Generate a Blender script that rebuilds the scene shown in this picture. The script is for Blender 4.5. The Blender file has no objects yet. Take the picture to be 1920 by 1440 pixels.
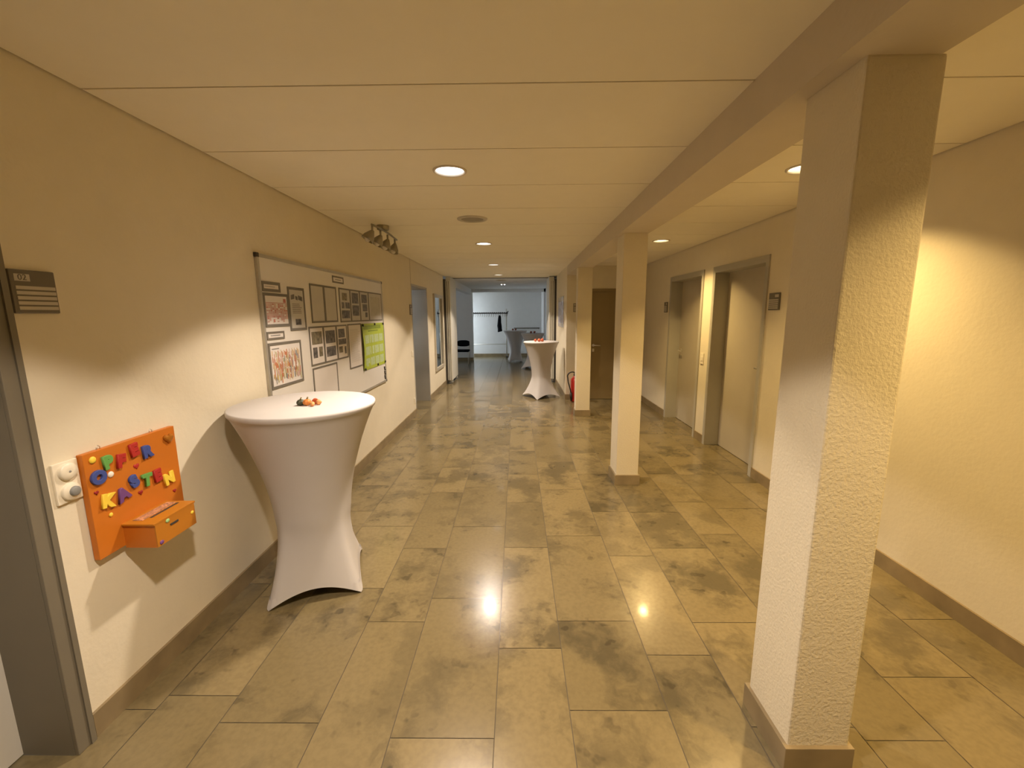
import bpy, bmesh, math, random
from mathutils import Vector, Matrix
random.seed(7)
C = bpy.context.scene.collection
PI = math.pi

# ------------------------------------------------------------------ measures
XL, XR, ZC = -1.585, 2.229, 2.365          # corridor walls, ceiling height
YB = 7.60                                  # end wall of the side aisle
YS = -4.0                                  # wall behind the camera

# ------------------------------------------------------------------ helpers
def wloc(o):
    v = Vector((0, 0, 0))
    while o is not None:
        v = v + o.location
        o = o.parent
    return v

def obj(name, bm, mats, parent=None, smooth=False, kind=None):
    """link the bmesh (built in world coordinates) as one mesh object"""
    if parent is not None:
        off = wloc(parent)
        bmesh.ops.translate(bm, verts=bm.verts, vec=-off)
    me = bpy.data.meshes.new(name)
    bmesh.ops.recalc_face_normals(bm, faces=bm.faces)
    bm.to_mesh(me); bm.free()
    if not isinstance(mats, (list, tuple)):
        mats = [mats]
    for m in mats:
        me.materials.append(m)
    if smooth:
        me.polygons.foreach_set('use_smooth', [True] * len(me.polygons))
    o = bpy.data.objects.new(name, me)
    C.objects.link(o)
    if parent is not None:
        o.parent = parent
    if kind:
        o['kind'] = kind
    return o

def tag(o, label, cat, group=None, kind=None):
    o['label'] = label
    o['category'] = cat
    if group:
        o['group'] = group
    if kind:
        o['kind'] = kind
    return o

def thing(name, label, cat, loc=(0, 0, 0), group=None, kind=None):
    o = bpy.data.objects.new(name, None)
    o.empty_display_size = 0.05
    o.location = loc
    C.objects.link(o)
    return tag(o, label, cat, group, kind)

def NB():
    return bmesh.new()

def box(bm, x0, x1, y0, y1, z0, z1, mi=0, bev=0.0):
    vs = [bm.verts.new((x, y, z)) for z in (z0, z1) for y in (y0, y1) for x in (x0, x1)]
    fs = []
    for idx in ((0, 2, 3, 1), (4, 5, 7, 6), (0, 1, 5, 4), (1, 3, 7, 5), (3, 2, 6, 7), (2, 0, 4, 6)):
        f = bm.faces.new([vs[i] for i in idx]); f.material_index = mi; fs.append(f)
    if bev > 0:
        es = list({e for f in fs for e in f.edges})
        r = bmesh.ops.bevel(bm, geom=es, offset=bev, segments=2, affect='EDGES', profile=0.6)
        for f in r['faces']:
            f.material_index = mi
    return vs

def lathe(bm, prof, loc=(0, 0, 0), axis=(0, 0, 1), n=24, mi=0, cap=True, smooth=True):
    """prof: list of (r, h) along axis"""
    a = Vector(axis).normalized()
    t = Vector((1, 0, 0)) if abs(a.x) < 0.9 else Vector((0, 1, 0))
    u = (t - a * t.dot(a)).normalized(); v = a.cross(u)
    L = Vector(loc); rings = []
    for r, h in prof:
        if r < 1e-6:
            rings.append([bm.verts.new(L + a * h)])
        else:
            rings.append([bm.verts.new(L + a * h + (u * math.cos(2 * PI * i / n) + v * math.sin(2 * PI * i / n)) * r) for i in range(n)])
    for A, B in zip(rings, rings[1:]):
        for i in range(n):
            j = (i + 1) % n
            if len(A) == 1 and len(B) == 1:
                continue
            if len(A) == 1:
                f = bm.faces.new((A[0], B[j], B[i]))
            elif len(B) == 1:
                f = bm.faces.new((A[i], A[j], B[0]))
            else:
                f = bm.faces.new((A[i], A[j], B[j], B[i]))
            f.material_index = mi; f.smooth = smooth
    if cap:
        for R in (rings[0], rings[-1]):
            if len(R) > 1:
                f = bm.faces.new(R); f.material_index = mi
    return rings

def tube(bm, pts, r, n=10, mi=0):
    pts = [Vector(p) for p in pts]
    rs = r if isinstance(r, (list, tuple)) else [r] * len(pts)
    rings = []; prev = None
    for i, p in enumerate(pts):
        d = (pts[min(i + 1, len(pts) - 1)] - pts[max(i - 1, 0)]).normalized()
        if prev is None:
            t = Vector((0, 0, 1)) if abs(d.z) < 0.9 else Vector((1, 0, 0))
        else:
            t = prev
        u = (t - d * t.dot(d)).normalized(); v = d.cross(u); prev = u
        rings.append([bm.verts.new(p + (u * math.cos(2 * PI * k / n) + v * math.sin(2 * PI * k / n)) * rs[i]) for k in range(n)])
    for A, B in zip(rings, rings[1:]):
        for k in range(n):
            f = bm.faces.new((A[k], A[(k + 1) % n], B[(k + 1) % n], B[k])); f.material_index = mi; f.smooth = True
    for R in (rings[0], rings[-1]):
        f = bm.faces.new(R); f.material_index = mi
    return rings

def ball(bm, c, r, sx=1, sy=1, sz=1, mi=0, n=16):
    ret = bmesh.ops.create_uvsphere(bm, u_segments=n, v_segments=n // 2 + 2, radius=r)
    for v in ret['verts']:
        v.co = Vector((v.co.x * sx, v.co.y * sy, v.co.z * sz)) + Vector(c)
    for f in {f for v in ret['verts'] for f in v.link_faces}:
        f.material_index = mi; f.smooth = True
    return ret['verts']

def quadx(bm, x, y0, y1, z0, z1, mi=0):
    """rectangle in a plane of constant x"""
    f = bm.faces.new([bm.verts.new(p) for p in ((x, y0, z0), (x, y1, z0), (x, y1, z1), (x, y0, z1))])
    f.material_index = mi
    return f

def text_bm(s, size, extrude, bev=0.0, bold=0.0):
    cu = bpy.data.curves.new('letter', 'FONT')
    cu.body = s; cu.size = size; cu.extrude = extrude; cu.bevel_depth = bev; cu.bevel_resolution = 1
    cu.offset = bold; cu.align_x = 'CENTER'; cu.align_y = 'CENTER'; cu.resolution_u = 4
    o = bpy.data.objects.new('letter', cu); C.objects.link(o)
    dg = bpy.context.evaluated_depsgraph_get(); dg.update()
    me = bpy.data.meshes.new_from_object(o.evaluated_get(dg))
    bpy.data.objects.remove(o); bpy.data.curves.remove(cu)
    bm = bmesh.new(); bm.from_mesh(me); bpy.data.meshes.remove(me)
    return bm

# ------------------------------------------------------------------ materials
def newmat(name):
    m = bpy.data.materials.new(name); m.use_nodes = True
    nt = m.node_tree
    return m, nt, nt.nodes['Principled BSDF']

def mat(name, col, rough=0.5, metal=0.0, var=0.06, scale=8.0, bump=0.0, bscale=60.0, spec=0.5):
    m, nt, p = newmat(name)
    tc = nt.nodes.new('ShaderNodeTexCoord')
    nz = nt.nodes.new('ShaderNodeTexNoise'); nz.inputs['Scale'].default_value = scale; nz.inputs['Detail'].default_value = 3
    rp = nt.nodes.new('ShaderNodeValToRGB')
    a = [max(0, c * (1 - var)) for c in col]; b = [min(1, c * (1 + var)) for c in col]
    rp.color_ramp.elements[0].position = 0.3; rp.color_ramp.elements[1].position = 0.7
    rp.color_ramp.elements[0].color = (*a, 1); rp.color_ramp.elements[1].color = (*b, 1)
    nt.links.new(tc.outputs['Object'], nz.inputs['Vector'])
    nt.links.new(nz.outputs['Fac'], rp.inputs['Fac'])
    nt.links.new(rp.outputs['Color'], p.inputs['Base Color'])
    p.inputs['Roughness'].default_value = rough
    p.inputs['Metallic'].default_value = metal
    p.inputs['Specular IOR Level'].default_value = spec
    if bump > 0:
        n2 = nt.nodes.new('ShaderNodeTexNoise'); n2.inputs['Scale'].default_value = bscale; n2.inputs['Detail'].default_value = 4
        bp = nt.nodes.new('ShaderNodeBump'); bp.inputs['Strength'].default_value = bump; bp.inputs['Distance'].default_value = 0.01
        nt.links.new(tc.outputs['Object'], n2.inputs['Vector'])
        nt.links.new(n2.outputs['Fac'], bp.inputs['Height'])
        nt.links.new(bp.outputs['Normal'], p.inputs['Normal'])
    return m

def emis(name, col, strength):
    m, nt, p = newmat(name)
    p.inputs['Base Color'].default_value = (*col, 1)
    p.inputs['Emission Color'].default_value = (*col, 1)
    p.inputs['Emission Strength'].default_value = strength
    return m

WALLC = (0.72, 0.655, 0.51)
M_wall = mat('wall plaster', WALLC, 0.75, var=0.015, bump=0.12, bscale=45, spec=0.25)
M_pillar = mat('rough pillar plaster', (0.69, 0.62, 0.47), 0.7, var=0.015, bump=0.30, bscale=105, spec=0.35)
M_wallw = mat('white foyer paint', (0.74, 0.74, 0.73), 0.75, var=0.015, bump=0.1, bscale=45, spec=0.25)
M_ceil = mat('ceiling board', (0.86, 0.80, 0.645), 0.8, var=0.01, spec=0.2)
M_beam = mat('beam plaster', (0.60, 0.53, 0.42), 0.75, var=0.015, bump=0.1, bscale=45, spec=0.25)  # darker than the wall plaster; weaker light on the beam put into the colour
M_void = mat('dark void', (0.05, 0.045, 0.04), 0.9)
M_stone = mat('stone skirting', (0.25, 0.19, 0.105), 0.35, var=0.18, scale=7)
M_grey = mat('grey door paint', (0.17, 0.15, 0.11), 0.5, var=0.02)  # darkened so the doorway's dimmer light sits in the paint colour
M_frame = mat('beige grey door frame', (0.42, 0.40, 0.34), 0.5, var=0.02)
M_greyblue = mat('cool grey door paint', (0.38, 0.36, 0.31), 0.45, var=0.02)
M_leaf = mat('beige door leaf', (0.46, 0.41, 0.31), 0.45, var=0.02)
M_lleaf = mat('light grey door leaf', (0.62, 0.60, 0.54), 0.5, var=0.02)
M_olive = mat('olive brown door', (0.27, 0.20, 0.095), 0.45, var=0.03)
M_metal = mat('brushed metal', (0.66, 0.63, 0.56), 0.35, 0.7)
M_alu = mat('aluminium frame', (0.52, 0.50, 0.45), 0.4, 0.6)
M_dark = mat('dark plastic', (0.045, 0.04, 0.035), 0.45)
M_cloth = mat('white stretch fabric', (0.545, 0.52, 0.505), 0.8, var=0.01, bump=0.05, bscale=400, spec=0.2)
M_board = mat('white board enamel', (0.74, 0.71, 0.66), 0.3, var=0.01)
M_paper = mat('white paper', (0.72, 0.68, 0.65), 0.6, var=0.02)
M_gpaper = mat('grey paper', (0.52, 0.50, 0.46), 0.6, var=0.03)
M_pframe = mat('grey document frame', (0.17, 0.155, 0.13), 0.5)
M_photo = mat('dark photo print', (0.13, 0.12, 0.115), 0.45, var=0.75, scale=28)
M_photo2 = mat('brown photo print', (0.19, 0.165, 0.11), 0.45, var=0.6, scale=26)
M_ink = mat('grey ink', (0.25, 0.24, 0.22), 0.6, var=0.2)
M_red = mat('muted red ink', (0.52, 0.20, 0.16), 0.6, var=0.1)
M_pink = mat('pale red ink', (0.58, 0.36, 0.32), 0.6, var=0.15, scale=40)
M_green = mat('lime green poster', (0.40, 0.50, 0.05), 0.5, var=0.05)
M_lgreen = mat('pale green print', (0.45, 0.56, 0.30), 0.5, var=0.12, scale=60)
M_dgreen = mat('dark green print', (0.22, 0.30, 0.03), 0.5, var=0.15, scale=60)
M_orange = mat('orange painted wood', (0.54, 0.160, 0.013), 0.45, var=0.04)
M_orange2 = mat('amber painted wood', (0.45, 0.165, 0.010), 0.45, var=0.05)
M_cream = mat('cream plastic', (0.80, 0.74, 0.60), 0.35, var=0.01)
M_knob = mat('grey knob', (0.25, 0.25, 0.24), 0.4)
M_sign = mat('bronze grey sign plate', (0.15, 0.13, 0.10), 0.4)
M_strip = mat('pale sign strip', (0.50, 0.46, 0.38), 0.5)
M_black = mat('black fabric', (0.008, 0.008, 0.010), 0.9, spec=0.1)
M_rubber = mat('black rubber', (0.02, 0.02, 0.02), 0.5)
M_fire = mat('fire red paint', (0.45, 0.02, 0.015), 0.3)
M_panel = mat('partition panel laminate', (0.70, 0.68, 0.60), 0.45, var=0.02)
M_glassy = mat('glazed notice', (0.60, 0.60, 0.66), 0.12, var=0.03)
M_bluepaper = mat('bluish print', (0.40, 0.40, 0.55), 0.3, var=0.2, scale=20)
M_grille = mat('speaker grille', (0.30, 0.27, 0.21), 0.7)
M_gring = mat('speaker ring', (0.52, 0.47, 0.37), 0.6)
M_ring = mat('downlight ring', (0.62, 0.55, 0.45), 0.35)
M_spot = mat('satin nickel', (0.32, 0.29, 0.22), 0.35, 0.8)
M_bulb = mat('lamp bulb glass', (0.75, 0.70, 0.60), 0.15)
M_mirrorframe = mat('champagne mirror frame', (0.55, 0.50, 0.40), 0.35, 0.3)
M_gourdg = mat('dark green gourd', (0.055, 0.06, 0.03), 0.5, var=0.4, scale=40)
M_gourdo = mat('orange pumpkin', (0.62, 0.22, 0.04), 0.45, var=0.25, scale=30)
M_phys = mat('red orange lantern husk', (0.55, 0.11, 0.035), 0.6, var=0.3, scale=40)
M_physd = mat('dark red brown husk', (0.22, 0.05, 0.025), 0.7, var=0.3, scale=40)
M_phys2 = mat('pale orange lantern husk', (0.70, 0.33, 0.12), 0.6, var=0.3, scale=40)
M_stem = mat('dry stem', (0.22, 0.17, 0.06), 0.7)
M_gold = mat('amber heart glass', (0.45, 0.17, 0.02), 0.12, 0.3)
E_cool = emis('corridor lamp glow', (0.95, 0.97, 1.0), 6)
E_warm = emis('aisle lamp glow', (1.0, 0.86, 0.52), 6)

m, nt, p = newmat('mirror glass'); M_mirror = m
p.inputs['Base Color'].default_value = (0.75, 0.78, 0.78, 1); p.inputs['Metallic'].default_value = 1; p.inputs['Roughness'].default_value = 0.02

m, nt, p = newmat('window pane'); M_glass = m
tr = nt.nodes.new('ShaderNodeBsdfTransparent'); gl = nt.nodes.new('ShaderNodeBsdfGlossy'); mx = nt.nodes.new('ShaderNodeMixShader')
gl.inputs['Roughness'].default_value = 0.02; mx.inputs[0].default_value = 0.06
nt.links.new(tr.outputs[0], mx.inputs[1]); nt.links.new(gl.outputs[0], mx.inputs[2])
nt.links.new(mx.outputs[0], nt.nodes['Material Output'].inputs[0])

def floor_mat():
    m, nt, p = newmat('polished limestone tiles')
    N = nt.nodes.new; L = nt.links.new
    geo = N('ShaderNodeNewGeometry')
    at = N('ShaderNodeAttribute'); at.attribute_name = 'tile'
    sep = N('ShaderNodeSeparateColor'); L(at.outputs['Color'], sep.inputs[0])
    # every tile reads another region of the same stone
    mul = N('ShaderNodeVectorMath'); mul.operation = 'SCALE'; mul.inputs['Scale'].default_value = 37.0
    L(at.outputs['Color'], mul.inputs[0])
    add = N('ShaderNodeVectorMath'); add.operation = 'ADD'
    L(geo.outputs['Position'], add.inputs[0]); L(mul.outputs[0], add.inputs[1])
    def noise(vec, scale, detail, rough=0.5):
        n = N('ShaderNodeTexNoise'); n.inputs['Scale'].default_value = scale; n.inputs['Detail'].default_value = detail; n.inputs['Roughness'].default_value = rough
        L(vec, n.inputs['Vector']); return n
    def ramp(fac, lo, hi):
        n = N('ShaderNodeMapRange'); n.interpolation_type = 'SMOOTHSTEP'
        n.inputs['From Min'].default_value = lo; n.inputs['From Max'].default_value = hi
        L(fac, n.inputs['Value']); return n.outputs['Result']
    def times(a, b, add_=None):
        n = N('ShaderNodeMath'); n.operation = 'MULTIPLY' if add_ is None else 'MULTIPLY_ADD'; n.use_clamp = True
        L(a, n.inputs[0])
        if isinstance(b, float):
            n.inputs[1].default_value = b
        else:
            L(b, n.inputs[1])
        if add_ is not None:
            n.inputs[2].default_value = add_
        return n.outputs[0]
    def mixc(fac, a, b):
        n = N('ShaderNodeMix'); n.data_type = 'RGBA'; n.clamp_factor = True
        L(fac, n.inputs[0])
        for k, v in ((6, a), (7, b)):
            if isinstance(v, tuple):
                n.inputs[k].default_value = v
            else:
                L(v, n.inputs[k])
        return n.outputs[2]
    warp = noise(add.outputs[0], 9, 3)
    wv = N('ShaderNodeVectorMath'); wv.operation = 'SCALE'; wv.inputs['Scale'].default_value = 0.12
    L(warp.outputs['Color'], wv.inputs[0])
    a2 = N('ShaderNodeVectorMath'); a2.operation = 'ADD'
    L(add.outputs[0], a2.inputs[0]); L(wv.outputs[0], a2.inputs[1])
    n1 = noise(a2.outputs[0], 3.1, 6, 0.62)
    amount = times(sep.outputs[1], 0.55, 0.45)
    cloud = times(times(ramp(n1.outputs['Fac'], 0.45, 0.64), amount), 0.72)
    n2 = noise(add.outputs[0], 13, 2)
    spots = times(times(ramp(n2.outputs['Fac'], 0.61, 0.69), times(ramp(n1.outputs['Fac'], 0.40, 0.58), amount)), 0.55)
    n3 = noise(add.outputs[0], 48, 3)
    fine = times(ramp(n3.outputs['Fac'], 0.30, 0.75), 0.20)
    base = mixc(sep.outputs[0], (0.172, 0.134, 0.066, 1), (0.232, 0.180, 0.089, 1))
    c1 = mixc(cloud, base, (0.066, 0.054, 0.030, 1))
    c2 = mixc(spots, c1, (0.042, 0.034, 0.020, 1))
    c3 = mixc(fine, c2, (0.08, 0.063, 0.034, 1))
    L(c3, p.inputs['Base Color'])
    p.inputs['Roughness'].default_value = 0.23
    bp = N('ShaderNodeBump'); bp.inputs['Strength'].default_value = 0.04; bp.inputs['Distance'].default_value = 0.01
    L(n1.outputs['Fac'], bp.inputs['Height']); L(bp.outputs['Normal'], p.inputs['Normal'])
    p.inputs['Specular IOR Level'].default_value = 0.42
    p.inputs['Coat Weight'].default_value = 0.16; p.inputs['Coat Roughness'].default_value = 0.07
    return m
M_floor = floor_mat()
M_grout = mat('tile grout', (0.10, 0.08, 0.05), 0.8)

def struct(name, bm, mats, label, cat, parent=None, smooth=False):
    o = obj(name, bm, mats, parent, smooth)
    o['kind'] = 'structure'
    if parent is None:
        o['label'] = label; o['category'] = cat
    return o

# ------------------------------------------------------------------ floor: running-bond stone tiles
def build_floor():
    bm = bmesh.new()
    lay = bm.loops.layers.float_color.new('tile')
    seams = [-0.0905, 0.2015, 0.589, 0.881]
    x = 0.881; wide = True
    while x < 2.75:
        x += 0.387 if wide else 0.292; wide = not wide; seams.append(x)
    x = -0.0905; wide = True
    while x > -5.6:
        x -= 0.387 if wide else 0.292; wide = not wide; seams.insert(0, x)
    known = {(-0.4775): [1.331, 2.113], (-0.0905): [1.76, 2.63, 3.32], (0.2015): [1.445, 1.94, 2.78], (0.589): [1.722, 2.53], (-0.7695): [1.166, 1.932, 2.62],
             (-1.1565): [1.388, 2.2], (-1.4485): [1.505], (1.56): [1.605, 2.3], (1.947): [1.955], (0.881): [1.93, 2.62], (1.268): [2.08]}
    g = 0.0016
    for x0, x1 in zip(seams, seams[1:]):
        js = []
        for k, v in known.items():
            if abs(k - x0) < 0.03:
                js = list(v)
        if not js:
            js = [0.4 + random.random() * 0.6]
        while js[-1] < 16.5:
            js.append(js[-1] + random.choice((0.52, 0.62, 0.72, 0.8, 0.9)))
        while js[0] > YS - 0.3:
            js.insert(0, js[0] - random.choice((0.55, 0.65, 0.75, 0.85)))
        for y0, y1 in zip(js, js[1:]):
            if x1 < XL - 0.5 and (y0 < 4.0 or 7.9 < y0 < 8.5):
                continue
            vs = [bm.verts.new(q) for q in ((x0 + g, y0 + g, 0), (x1 - g, y0 + g, 0), (x1 - g, y1 - g, 0), (x0 + g, y1 - g, 0))]
            f = bm.faces.new(vs)
            c = (random.random(), random.random(), random.random(), 1)
            for lp in f.loops:
                lp[lay] = c
    f = bm.faces.new([bm.verts.new(q) for q in ((-5.6, YS - 0.3, -0.0025), (2.9, YS - 0.3, -0.0025), (2.9, 16.5, -0.0025), (-5.6, 16.5, -0.0025))])
    f.material_index = 1
    return struct('floor', bm, [M_floor, M_grout], 'mottled beige limestone tile floor with a soft polish', 'floor')
build_floor()

# ------------------------------------------------------------------ ceiling boards with round cut-outs
LAMPS_L = [0.67, 2.60, 5.16, 7.30, 9.16]
LAMPS_R = [0.67, 2.62, 5.07]
LX, RX = -0.38, 1.66
holes = [(LX, y, 0.082) for y in LAMPS_L] + [(RX, y, 0.082) for y in LAMPS_R]
def build_ceiling():
    bm = bmesh.new()
    g = 0.0038
    ys = [1.672 + 0.607 * k for k in range(-10, 26)]
    def cell(x0, x1, y0, y1, mi=0):
        h = [q for q in holes if x0 < q[0] < x1 and y0 < q[1] < y1]
        if not h:
            bm.faces.new([bm.verts.new((x, y, ZC)) for x, y in ((x0, y0), (x1, y0), (x1, y1), (x0, y1))]).material_index = mi
        else:
            cx, cy, r = h[0]
            n = 40
            angs = [2 * PI * i / n for i in range(n)] + [math.atan2(y - cy, x - cx) % (2 * PI) for x in (x0, x1) for y in (y0, y1)]
            angs = sorted(angs)
            inner, outer = [], []
            for a in angs:
                c, s = math.cos(a), math.sin(a)
                tx = ((x1 - cx) / c) if c > 1e-9 else ((x0 - cx) / c if c < -1e-9 else 1e9)
                ty = ((y1 - cy) / s) if s > 1e-9 else ((y0 - cy) / s if s < -1e-9 else 1e9)
                t = min(tx, ty)
                inner.append(bm.verts.new((cx + r * c, cy + r * s, ZC)))
                outer.append(bm.verts.new((cx + t * c, cy + t * s, ZC)))
            m = len(angs)
            for i in range(m):
                j = (i + 1) % m
                bm.faces.new((inner[i], inner[j], outer[j], outer[i]))
        # board edges turned up so that the joints read as real grooves
        e = [(x0, y0), (x1, y0), (x1, y1), (x0, y1)]
        for (ax, ay), (bx, by) in zip(e, e[1:] + e[:1]):
            bm.faces.new([bm.verts.new(q) for q in ((ax, ay, ZC), (bx, by, ZC), (bx, by, ZC + 0.03), (ax, ay, ZC + 0.03))])
    for y0, y1 in zip(ys, ys[1:]):
        if y1 < YS - 0.1 or y0 > 16.4:
            continue
        mi = 1 if y0 > 9.9 else 0
        cell(XL + 0.012, 0.95, y0 + g, y1 - g, mi)
        if y0 < YB + 0.2:
            cell(0.95 + g, XR - 0.012, y0 + g, y1 - g)
        if y0 > 8.9:
            cell(-5.1 if y0 < 14.0 else -2.05, XL + 0.003, y0 + g, y1 - g, 1)
    o = obj('ceiling', bm, [M_ceil, M_wallw])
    return tag(o, 'cream ceiling of wide boards with thin cross joints', 'ceiling', kind='structure')
build_ceiling()
bm = NB(); box(bm, -5.8, 3.0, YS - 0.3, 14.5, 2.50, 2.56); box(bm, -2.10, 3.0, 14.5, 16.0, 2.50, 2.56)
struct('ceiling_slab', bm, M_void, 'dark slab above the ceiling boards', 'ceiling')

# ------------------------------------------------------------------ walls
WT = 0.30
def wall(name, boxes, label, m=M_wall):
    bm = NB()
    for b in boxes:
        box(bm, *b)
    return struct(name, bm, m, label, 'wall')
Z1 = 2.50
wall('wall_left', [(XL - WT, XL, YS, 0.36, 0, Z1), (XL - WT, XL, 0.36, 1.274, 2.02, Z1), (XL - WT, XL, 1.274, 6.49, 0, Z1),
                   (XL - WT, XL, 6.49, 7.58, 2.005, Z1), (XL - WT, XL, 7.58, 9.36, 0, Z1)], 'cream plastered left wall of the corridor with the white board')
wall('wall_right', [(XR, XR + WT, YS, 3.885, 0, Z1), (XR, XR + WT, 3.885, 4.905, 2.03, Z1), (XR, XR + WT, 4.905, 5.20, 0, Z1),
                    (XR, XR + WT, 5.20, 6.25, 2.03, Z1), (XR, XR + WT, 6.25, YB + 0.3, 0, Z1)], 'cream plastered right wall with two recessed doors')
wall('wall_alcove', [(0.885, 1.30, YB, YB + 0.3, 0, Z1), (1.30, 2.215, YB, YB + 0.3, 1.95, Z1), (2.215, XR + WT, YB, YB + 0.3, 0, Z1),
                     (0.885, 1.10, YB + 0.3, 9.55, 0, Z1)], 'cream end wall of the side aisle around the olive door')
wall('wall_behind', [(XL - WT, XR + WT, YS - 0.2, YS, 0, Z1)], 'plain wall closing the corridor')  # added to close the corridor and keep the bounced light in
wall('wall_far', [(-2.10, 1.3, 15.70, 15.9, 0, Z1)], 'white far wall behind the coat rack', m=M_wallw)
wall('wall_foyer_right', [(0.97, 1.2, 9.55, 14.3, 0, Z1), (0.90, 1.2, 14.3, 15.70, 0, Z1)], 'grey right wall of the foyer beyond the folding partition', m=M_wallw)
wall('wall_foyer_left', [(-5.2, -1.47, 14.3, 14.5, 0, Z1), (-5.2, XL - WT, 9.16, 9.36, 0, Z1)], 'dim grey foyer wall behind the black chair', m=M_wallw)
# outer walls with unseen window openings added to let daylight in
wall('wall_outer', [(-5.2, -5.0, 9.16, 11.2, 0, Z1), (-5.2, -5.0, 11.2, 12.3, 0, 0.95), (-5.2, -5.0, 11.2, 12.3, 2.0, Z1), (-5.2, -5.0, 12.3, 14.5, 0, Z1),
                    (-2.10, -1.95, 14.5, 14.62, 0, Z1), (-2.10, -1.95, 14.62, 15.58, 0, 0.12), (-2.10, -1.95, 14.62, 15.58, 2.2, Z1), (-2.10, -1.95, 15.58, 15.7, 0, Z1)],
     'outer foyer wall with the daylight windows', m=M_wallw)
for i, (x, y0, y1, z0, z1) in enumerate(((-5.1, 11.2, 12.3, 0.95, 2.0), (-2.02, 14.62, 15.58, 0.12, 2.2))):  # both windows are added, unseen sources for the foyer daylight
    w = thing('window_%d' % (i + 1), ('small daylight window in the outer foyer wall', 'tall daylight window lighting the coat rack from the side')[i], 'window', (x, (y0 + y1) / 2, z0), kind='structure')
    bm = NB(); t = 0.05
    for b in ((y0, y1, z0, z0 + t), (y0, y1, z1 - t, z1), (y0, y0 + t, z0 + t, z1 - t), (y1 - t, y1, z0 + t, z1 - t), ((y0 + y1) / 2 - t / 2, (y0 + y1) / 2 + t / 2, z0 + t, z1 - t)):
        box(bm, x - 0.03, x + 0.03, *b)
    obj('window_frame', bm, M_panel, w)
    bm = NB(); box(bm, x - 0.004, x + 0.004, y0 + t, y1 - t, z0 + t, z1 - t)
    obj('pane', bm, M_glass, w)

wall('wall_side_room', [(-3.7, -3.5, 4.4, 7.7, 0, Z1), (-3.5, -3.1, 4.4, 4.6, 0, Z1), (-3.1, -2.1, 4.4, 4.6, 0, 0.8), (-3.1, -2.1, 4.4, 4.6, 2.1, Z1), (-2.1, XL - WT, 4.4, 4.6, 0, Z1), (-3.7, XL - WT, 7.60, 7.7, 0, Z1)],
     'grey walls of the side room behind the grey doorway', m=M_wallw)  # side room is added so that daylight reaches the grey door frame
bm = NB(); box(bm, -3.7, XL - WT, 4.4, 7.7, 2.40, 2.45)
struct('ceiling_side_room', bm, M_wallw, 'plain ceiling of the side room', 'ceiling')
w = thing('window_3', 'window of the side room behind the grey doorway', 'window', (-2.6, 4.5, 0.8), kind='structure')  # added daylight source, out of view
bm = NB()
for a, b, c, e in ((-3.1, -2.1, 0.8, 0.85), (-3.1, -2.1, 2.05, 2.1), (-3.1, -3.05, 0.85, 2.05), (-2.15, -2.1, 0.85, 2.05)):
    box(bm, a, b, 4.47, 4.53, c, e)
obj('window_frame', bm, M_panel, w)
bm = NB(); box(bm, -3.05, -2.15, 4.496, 4.504, 0.85, 2.05); obj('pane', bm, M_glass, w)
# wall joint above the left doorway
bm = NB(); box(bm, XL, XL + 0.0015, 6.487, 6.493, 2.005, ZC)
struct('trim_1', bm, M_stone, 'thin vertical joint in the plaster above the grey doorway', 'trim')

# beams
def hexa(bm, pts, mi=0):
    vs = [bm.verts.new(p) for p in pts]
    for idx in ((0, 1, 2, 3), (7, 6, 5, 4), (0, 4, 5, 1), (1, 5, 6, 2), (2, 6, 7, 3), (3, 7, 4, 0)):
        bm.faces.new([vs[i] for i in idx]).material_index = mi
ZB = 2.207
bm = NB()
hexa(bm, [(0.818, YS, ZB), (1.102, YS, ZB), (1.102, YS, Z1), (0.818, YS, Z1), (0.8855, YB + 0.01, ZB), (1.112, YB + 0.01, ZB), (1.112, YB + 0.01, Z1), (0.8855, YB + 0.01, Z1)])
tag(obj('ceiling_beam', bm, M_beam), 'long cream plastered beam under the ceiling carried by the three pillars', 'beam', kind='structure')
bm = NB(); box(bm, -1.66, -1.50, 10.35, 14.3, 2.20, Z1)
tag(obj('foyer_beam', bm, M_wallw), 'grey foyer beam running from the left partition to the far wall', 'beam', kind='structure')
bm = NB(); box(bm, -1.47, 0.97, 14.3, 14.5, 2.262, Z1)
tag(obj('foyer_beam', bm, M_wallw), 'dark grey cross beam above the coat rack passage', 'beam', kind='structure')
bm = NB(); box(bm, XL, 0.885, 9.90, 10.02, ZC - 0.012, ZC + 0.01)
tag(obj('partition_track', bm, M_sign), 'dark ceiling track of the folding partition', 'track', kind='structure')

# pillars with stone plinth
for i, (x0, x1, y0, y1, lab) in enumerate(((0.915, 1.121, 1.233, 1.470, 'large rough plastered pillar nearest the camera, its stone plinth at the picture edge'),
                                           (0.900, 1.100, 3.690, 3.935, 'square cream pillar standing in front of the olive end door'),
                                           (0.895, 1.107, 6.330, 6.500, 'farthest square cream pillar beside the fire extinguisher'))):
    t = thing('pillar', lab, 'pillar', ((x0 + x1) / 2, (y0 + y1) / 2, 0), group='pillars under the beam', kind='structure')
    bm = NB(); box(bm, x0, x1, y0, y1, 0, ZB + 0.002, bev=0.006)
    obj('shaft', bm, M_pillar, t)
    s = 0.013; bm = NB(); box(bm, x0 - s, x1 + s, y0 - s, y1 + s, 0, 0.093, bev=0.002)
    obj('baseboard', bm, M_stone, t)

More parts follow.
